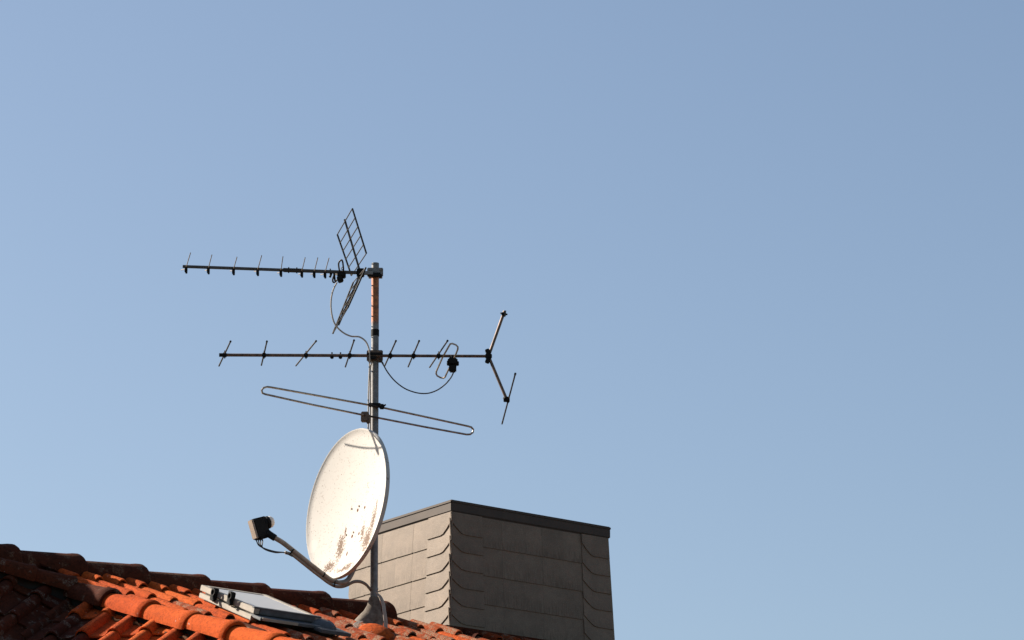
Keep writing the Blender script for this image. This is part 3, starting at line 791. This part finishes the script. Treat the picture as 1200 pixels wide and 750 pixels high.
k = MB(); k.tube([mast_at(424) + V((.03, -.03, .01)), mast_at(428) + V((.048, -.02, -.0))], .006, 6); k.build('clamp_screw', M_black, an2)

# ------------------------------------------------------------------ radio dipole: one long flat loop
fm = empty('radio_antenna', mast_at(482))
tag(fm, 'long flat loop of bent rod slanting across the mast just above the dish', 'antenna')
def yf(x): return YM - .05 + (x - 439) / 206 * .70
lpx = [(430.5, 474.2), (372, 463.6), (318, 453.9), (313.2, 453.3), (309, 454.4), (306.7, 457.1), (307.5, 460.6), (311, 462), (366, 474.3), (426, 486.4)]
rpx = [(448, 477.6), (500, 488.8), (548, 499.3), (552.3, 500.6), (554.6, 503.3), (554.2, 506.6), (551, 509), (546.8, 509.2), (495, 499.8), (444, 489.8)]
for lst in (lpx, rpx):
    k = MB(); k.tube([at(x, y, yf(x)) for x, y in lst], .0058, 9); k.build('loop_rod', M_rod, fm)
k = MB(); k.tube([at(426, 486.4, yf(426)), at(444, 489.8, yf(444))], .0058, 8); k.build('loop_rod', M_dark, fm)
k = MB(); k.tube([at(430, 474.1, yf(430)), at(449, 477.8, yf(449))], .0058, 8); k.build('loop_rod', M_dark, fm)
k = MB(); k.bbox(at(427.5, 488.7, YM - .07), X, Y_, Z, .022, .022, .028, .005); k.bbox(at(431.5, 491, YM - .07), X, Y_, Z, .010, .016, .026, .004); k.build('connection_box', M_boom, fm, False)
k = MB(); k.bbox(mast_at(476) + V((0, -.03, 0)), X, Y_, Z, .035, .010, .010, .003); k.bbox(at(447.5, 476.5, YM - .03), X, Y_, Z, .014, .02, .012, .004)
k.tube([at(446, 479, YM - .05), at(452, 474, YM - .05)], .005, 6); k.tube([at(449, 479.5, YM - .05), at(446, 473.5, YM - .05)], .004, 6); k.build('mast_clamp', M_black, fm)

# ------------------------------------------------------------------ cables
def cable(label, pts, r, mat, k=7, name='cable'):
    b = MB(); b.tube(crom(pts, k), r, 8); o = b.build(name, mat); return tag(o, label, 'cable', None)
yb = YM - .05
c1 = [(394.8, 331), (391.2, 338), (388.6, 347), (387.8, 359), (389.6, 372), (393.6, 381.5), (401.5, 389.3), (411, 393.9), (421, 394.8), (428, 399.5), (431.6, 406.5), (433, 414), (433.2, 425), (432.4, 445), (431.8, 465), (431.6, 485), (431.5, 504)]
cable('pale cable from the upper antenna bulging left and running down the mast', [at(x, y, (yu(398) - .02) + (YM - .045 - yu(398) + .02) * min(1, i / 9)) for i, (x, y) in enumerate(c1)], .0046, M_cable)
c2 = [(531.5, 433.5), (530.8, 438), (527, 444.5), (520.5, 451.5), (511.5, 457.6), (500.5, 461), (488, 460.2), (474.5, 455.3), (463, 446.7), (454.5, 436.5), (449, 427), (446, 421.5)]
cable('thin dark cable hanging in an arc from the lower antenna to the mast', [at(x, y, YM - .05) for x, y in c2], .0038, M_cable_d)
c3 = [(444, 424), (442.5, 432), (436.6, 445), (435.2, 462), (434.6, 480), (434.2, 506)]
cable('second pale cable running straight down the left side of the mast', [at(434 if i > 0 else 436, y, YM - .022) for i, (x, y) in enumerate(c3)], .0042, M_cable)

# ------------------------------------------------------------------ satellite dish
T = -fwd
dn_ = (rgt * -.846 + upv * .231 + T * .480).normalized()
mh = mast_at(597)
DC = at(405.5, 590, YM - .13)
dw = (Z - dn_ * Z.dot(dn_)).normalized(); ds = dw.cross(dn_).normalized()
print('dish normal', dn_, 'offset', DC - mh)
dish = empty('satellite_dish', mast_at(600))
tag(dish, 'white satellite dish with rust specks, its black receiver on a long arm to the left', 'satellite dish')
DM = Matrix.Translation(DC) @ Matrix((ds, dw, dn_)).transposed().to_4x4()
RX, RY = .440, .421
def mat_dish():
    m, t, b = nodes('dish_paint')
    tc = t.nodes.new('ShaderNodeTexCoord'); vec = tc.outputs['Object']
    fine = noisef(t, vec, 95, 4, .7); mid = noisef(t, vec, 14, 4, .6)
    speck = N(t, 'ShaderNodeTexVoronoi'); speck.inputs['Scale'].default_value = 22; t.links.new(vec, speck.inputs['Vector'])
    sp = ramp(t, speck.outputs['Distance'], [(.05, 1.), (.10, 0.)])
    sp = mth(t, 'MULTIPLY', sp, ramp(t, noisef(t, vec, 9, 2, .5), [(.5, 0.), (.6, 1.)]))
    def blob(px, py, sx, sy, rot=0.):
        p = DM.inverted() @ hit(px, py, DC, dn_)
        mp_ = N(t, 'ShaderNodeMapping'); mp_.vector_type = 'TEXTURE'
        mp_.inputs['Location'].default_value = (p.x, p.y, 0); mp_.inputs['Rotation'].default_value = (0, 0, rot)
        mp_.inputs['Scale'].default_value = (sx, sy, 1)
        t.links.new(vec, mp_.inputs[0])
        s_ = t.nodes.new('ShaderNodeSeparateXYZ'); t.links.new(mp_.outputs[0], s_.inputs[0])
        c_ = t.nodes.new('ShaderNodeCombineXYZ'); t.links.new(s_.outputs[0], c_.inputs[0]); t.links.new(s_.outputs[1], c_.inputs[1])
        l_ = t.nodes.new('ShaderNodeVectorMath'); l_.operation = 'LENGTH'; t.links.new(c_.outputs[0], l_.inputs[0])
        return mth(t, 'SUBTRACT', 1., l_.outputs['Value'], clamp=True)
    tot = None
    for a in ((393.5, 641, .065, .125, .10), (384, 664, .10, .05, 0), (397.5, 625, .018, .07, 0), (434, 610, .05, .12, -.12), (438, 590, .015, .05, 0), (403, 665, .16, .03, 0), (420, 623, .04, .08, 0), (428, 632, .10, .12, -.2)):
        q_ = blob(*a); tot = q_ if tot is None else mth(t, 'MAXIMUM', tot, q_)
    thr = mth(t, 'ADD', mth(t, 'MULTIPLY', tot, .50), mth(t, 'ADD', mth(t, 'MULTIPLY_ADD', fine, 1.8, -.4), mth(t, 'MULTIPLY', mid, .25)))
    dirt = ramp(t, thr, [(.84, 0.), (.89, 1.)])
    clean = blob(365.5, 640, .045, .045); cl2 = blob(399, 657, .05, .055)
    keep = mth(t, 'SUBTRACT', 1., ramp(t, mth(t, 'MAXIMUM', clean, cl2), [(.05, 0.), (.15, 1.)]))
    dirt = mth(t, 'MULTIPLY', dirt, keep)
    holes = None
    for a in ((411.5, 596, .014, .014), (420.5, 593, .012, .012), (406.5, 627, .014, .014), (415, 624, .012, .012), (402.5, 648, .010, .018), (398, 621, .008, .008)):
        q_ = blob(*a); holes = q_ if holes is None else mth(t, 'MAXIMUM', holes, q_)
    holes = ramp(t, holes, [(.1, 0.), (.4, 1.)])
    col = mixc(t, mth(t, 'MULTIPLY', mid, .6), (.47, .45, .425), (.44, .415, .385))
    col = mixc(t, keep, (.50, .47, .44), col)
    tt = mth(t, 'MAXIMUM', mth(t, 'MULTIPLY', dirt, .85), mth(t, 'MULTIPLY', sp, .6))
    col = mixc(t, tt, col, (.11, .06, .035)); col = mixc(t, holes, col, (.09, .035, .02))
    t.links.new(col, b.inputs['Base Color']); b.inputs['Roughness'].default_value = .85; b.inputs['Specular IOR Level'].default_value = .06
    return m
vs = []; fs = []; nr_, na = 12, 72
def dz(f): return .044 * (f * f - 1)
prof = [(f / nr_, dz(f / nr_)) for f in range(1, nr_ + 1)]
prof += [(1.008, .003), (1.022, .004), (1.030, -.002), (1.030, -.018), (1.022, -.021)]
back = [(1.005, -.020)] + [(f / 6, dz(f / 6) - .010) for f in range(5, 0, -1)]
vs.append((0, 0, dz(0)))
allp = prof + back
for (f, z_) in allp:
    for k in range(na):
        a = 2 * math.pi * k / na; vs.append((math.cos(a) * RX * f, math.sin(a) * RY * f, z_))
for k in range(na): fs.append((0, 1 + k, 1 + (k + 1) % na))
for i in range(len(allp) - 1):
    for k in range(na):
        fs.append((1 + i * na + k, 1 + (i + 1) * na + k, 1 + (i + 1) * na + (k + 1) % na, 1 + i * na + (k + 1) % na))
last = 1 + (len(allp) - 1) * na; vs.append((0, 0, dz(0) - .010)); fs += [(last + k, len(vs) - 1, last + (k + 1) % na) for k in range(na)]
obj('reflector', vs, fs, mat_dish(), dish, True, matrix=DM)
for (bx, by) in ((411.5, 596), (420.5, 593), (406.5, 627), (415, 624)):      # bolts through the reflector
    p_ = DM.inverted() @ hit(bx, by, DC - dn_ * .04, dn_); f = math.hypot(p_.x, p_.y) / RX
    c = DM @ V((p_.x, p_.y, dz(f) + .001)); MB().tube([c, c + dn_ * .004], .0055, 8).build('bolt', M_boom, dish)
# bracket between dish and mast
k = MB(); c = DC - dn_ * .075; tgt = mast_at(604)
dd = (tgt - c); k.bbox((c + tgt) / 2, dd.normalized(), Z.cross(dd).normalized(), dd.normalized().cross(Z.cross(dd).normalized()), dd.length / 2, .035, .06, .005); k.build('bracket', M_arm, dish, False)
k = MB(); k.bbox(mast_at(604) + V((0, 0, 0)), ds, dn_, dw, .05, .03, .06, .004); k.build('mast_clamp', M_arm, dish, False)
# arm
LN_ = DC + dn_ * .43 - dw * .215
print('lnb at', proj(LN_))
def ya(x): return YM - .13 + (x - 392) / (318 - 392) * (LN_.y + .0 - (YM - .13)) * 1.0 if x < 400 else YM - .13 + (x - 400) * .0035
armp = [(316, 626), (322, 630.2), (331, 635.6), (341, 643.3), (352, 652), (365, 662.5), (378, 672.5), (386, 678.5), (394, 682), (401, 682.6), (407, 680.2), (411, 674.5), (416, 664), (424, 650), (432, 636)]
pts = crom([at(x, y, ya(x)) for x, y in armp], 5)
k = MB(); k.tube(pts, .0140, 12); k.build('arm', M_arm, dish)
j0 = at(378.5, 673, ya(378.5)); j1 = at(379.4, 673.6, ya(379.4)); k = MB(); k.tube([j0, j1], .0165, 12); k.build('arm_joint', M_black, dish)
for x_, y_ in ((342, 644.2), (392, 682)):       # ties that hold the leads to the arm
    k = MB(); a_ = at(x_, y_, ya(x_)); b_ = at(x_ + 1.0, y_ + .75 if x_ < 390 else y_ + .2, ya(x_)); off = Z * -.010
    k.tube([a_ + off, b_ + off], .0195, 12); k.build('cable_tie', M_black, dish)
# receiver
ax = (DC - dw * .02 - LN_).normalized(); sd = Z.cross(ax).normalized(); ua = ax.cross(sd)
if ua.z < 0: ua = -ua
def lnb(x, y, off=0): return at(x, y, LN_.y + off)
cB = lnb(304.4, 618.5)
k = MB(); k.bbox(cB, ax, sd, ua, .043, .028, .056, .006); rec = k.build('receiver', M_black, dish)
k = MB(); k.bbox(cB - ax * .045 - ua * .001, ax, sd, ua, .006, .026, .054, .003); k.build('receiver_end', M_lnb, rec, False)
c = cB + ax * .040 + ua * .018
k = MB(); k.tube([c - ax * .01, c + ax * .006, c + ax * .008, c + ax * .022], [.030, .030, .036, .036], 20); k.build('horn_collar', M_black, rec)
k = MB(); k.tube([c + ax * .020, c + ax * .036, c + ax * .048, c + ax * .054], [.033, .033, .026, .008], 20); k.build('horn_cover', M_cap_w, rec)
k = MB(); k.tube([cB - ua * .030 + ax * .03, lnb(316, 626.5), lnb(322.5, 630.6)], [.022, .020, .0195], 12); k.bbox(cB - ua * .05 + ax * .005, ax, sd, ua, .032, .025, .014, .004); k.build('holder', M_black, rec)
for i, sx in enumerate((300.5, 302.8, 305.2, 307.6)):
    k = MB(); p0 = lnb(sx - 1.5, 628.5, .01 * i)
    k.tube([p0, lnb(sx - 1.2, 633, .01 * i)], .005, 7)
    k.tube(crom([p0, lnb(sx + .2, 634, .01 * i), lnb(sx * .5 + 153.5, 639.5 + .5 * i, .012), lnb(312.5, 643.6 + .4 * i), lnb(323, 646.4 + .4 * i, .005), at(333, 647.6, ya(333)), at(342.5, 651.2 + .3 * i, ya(342))], 5), .0034, 7)
    k.build('lead', M_cable_d, rec)
bund = [(334, 647.4), (342, 650), (352, 657.6), (365, 668), (376, 676.4), (385, 683), (393, 687), (401, 687.4), (408, 685), (414, 682), (421, 681.4), (428, 684.3), (433, 689.5), (436, 694)]
for i in range(3):
    k = MB(); k.tube(crom([at(x, y + (i - 1) * .9, ya(min(x, 399)) + .004 + max(0, x - 399) * .0028) for x, y in bund], 4), .0052, 8)
    k.build('cable_bundle', M_cable_b if i == 2 else M_arm, dish)
# loose ends beside the boot
def loose(label, pts, r, mat=M_cable): cable(label, [at(x, y, YM + dy) for x, y, dy in pts], r, mat)
for i in range(3):
    o_ = i * 1.3
    cable('pale cables looping from the mast down behind the boot into the roof', [at(443.0 + (x - 443) * (1 + .10 * i) + (o_ if x > 444 else 0) * .6, y, YM - .05 - .03 * min(1, (y - 695) / 20)) for x, y in
          ((440.5, 694), (444.5, 699), (447.6, 707), (449.0, 717), (450.3, 728), (450.6, 738))], .0042, M_cable)['group'] = 'cables running down beside the mast boot'
for i in range(4):
    cx_ = 414.5 + i * 1.7
    cable('short pale cable end looped on the tiles left of the mast foot', [at(x + cx_, y, YM - .12 - .01 * i) for x, y in ((6, 728), (1.5, 730.5), (-1, 735), (-.3, 740), (2.2, 742.5), (4, 739), (5.5, 734))], .0032, M_cable)['group'] = 'cable ends looped beside the mast foot'

# ------------------------------------------------------------------ ground
m, t, b = nodes('grass_ground'); vec, _ = coords(t, False)
n_ = noisef(t, vec, 1.2, 6, .65); t.links.new(mixc(t, n_, (.025, .038, .014), (.055, .052, .028)), b.inputs['Base Color']); b.inputs['Roughness'].default_value = .95
g = obj('ground', [(-1500, -1500, 0), (1500, -1500, 0), (1500, 1500, 0), (-1500, 1500, 0)], [(0, 1, 2, 3)], m); g['kind'] = 'structure'
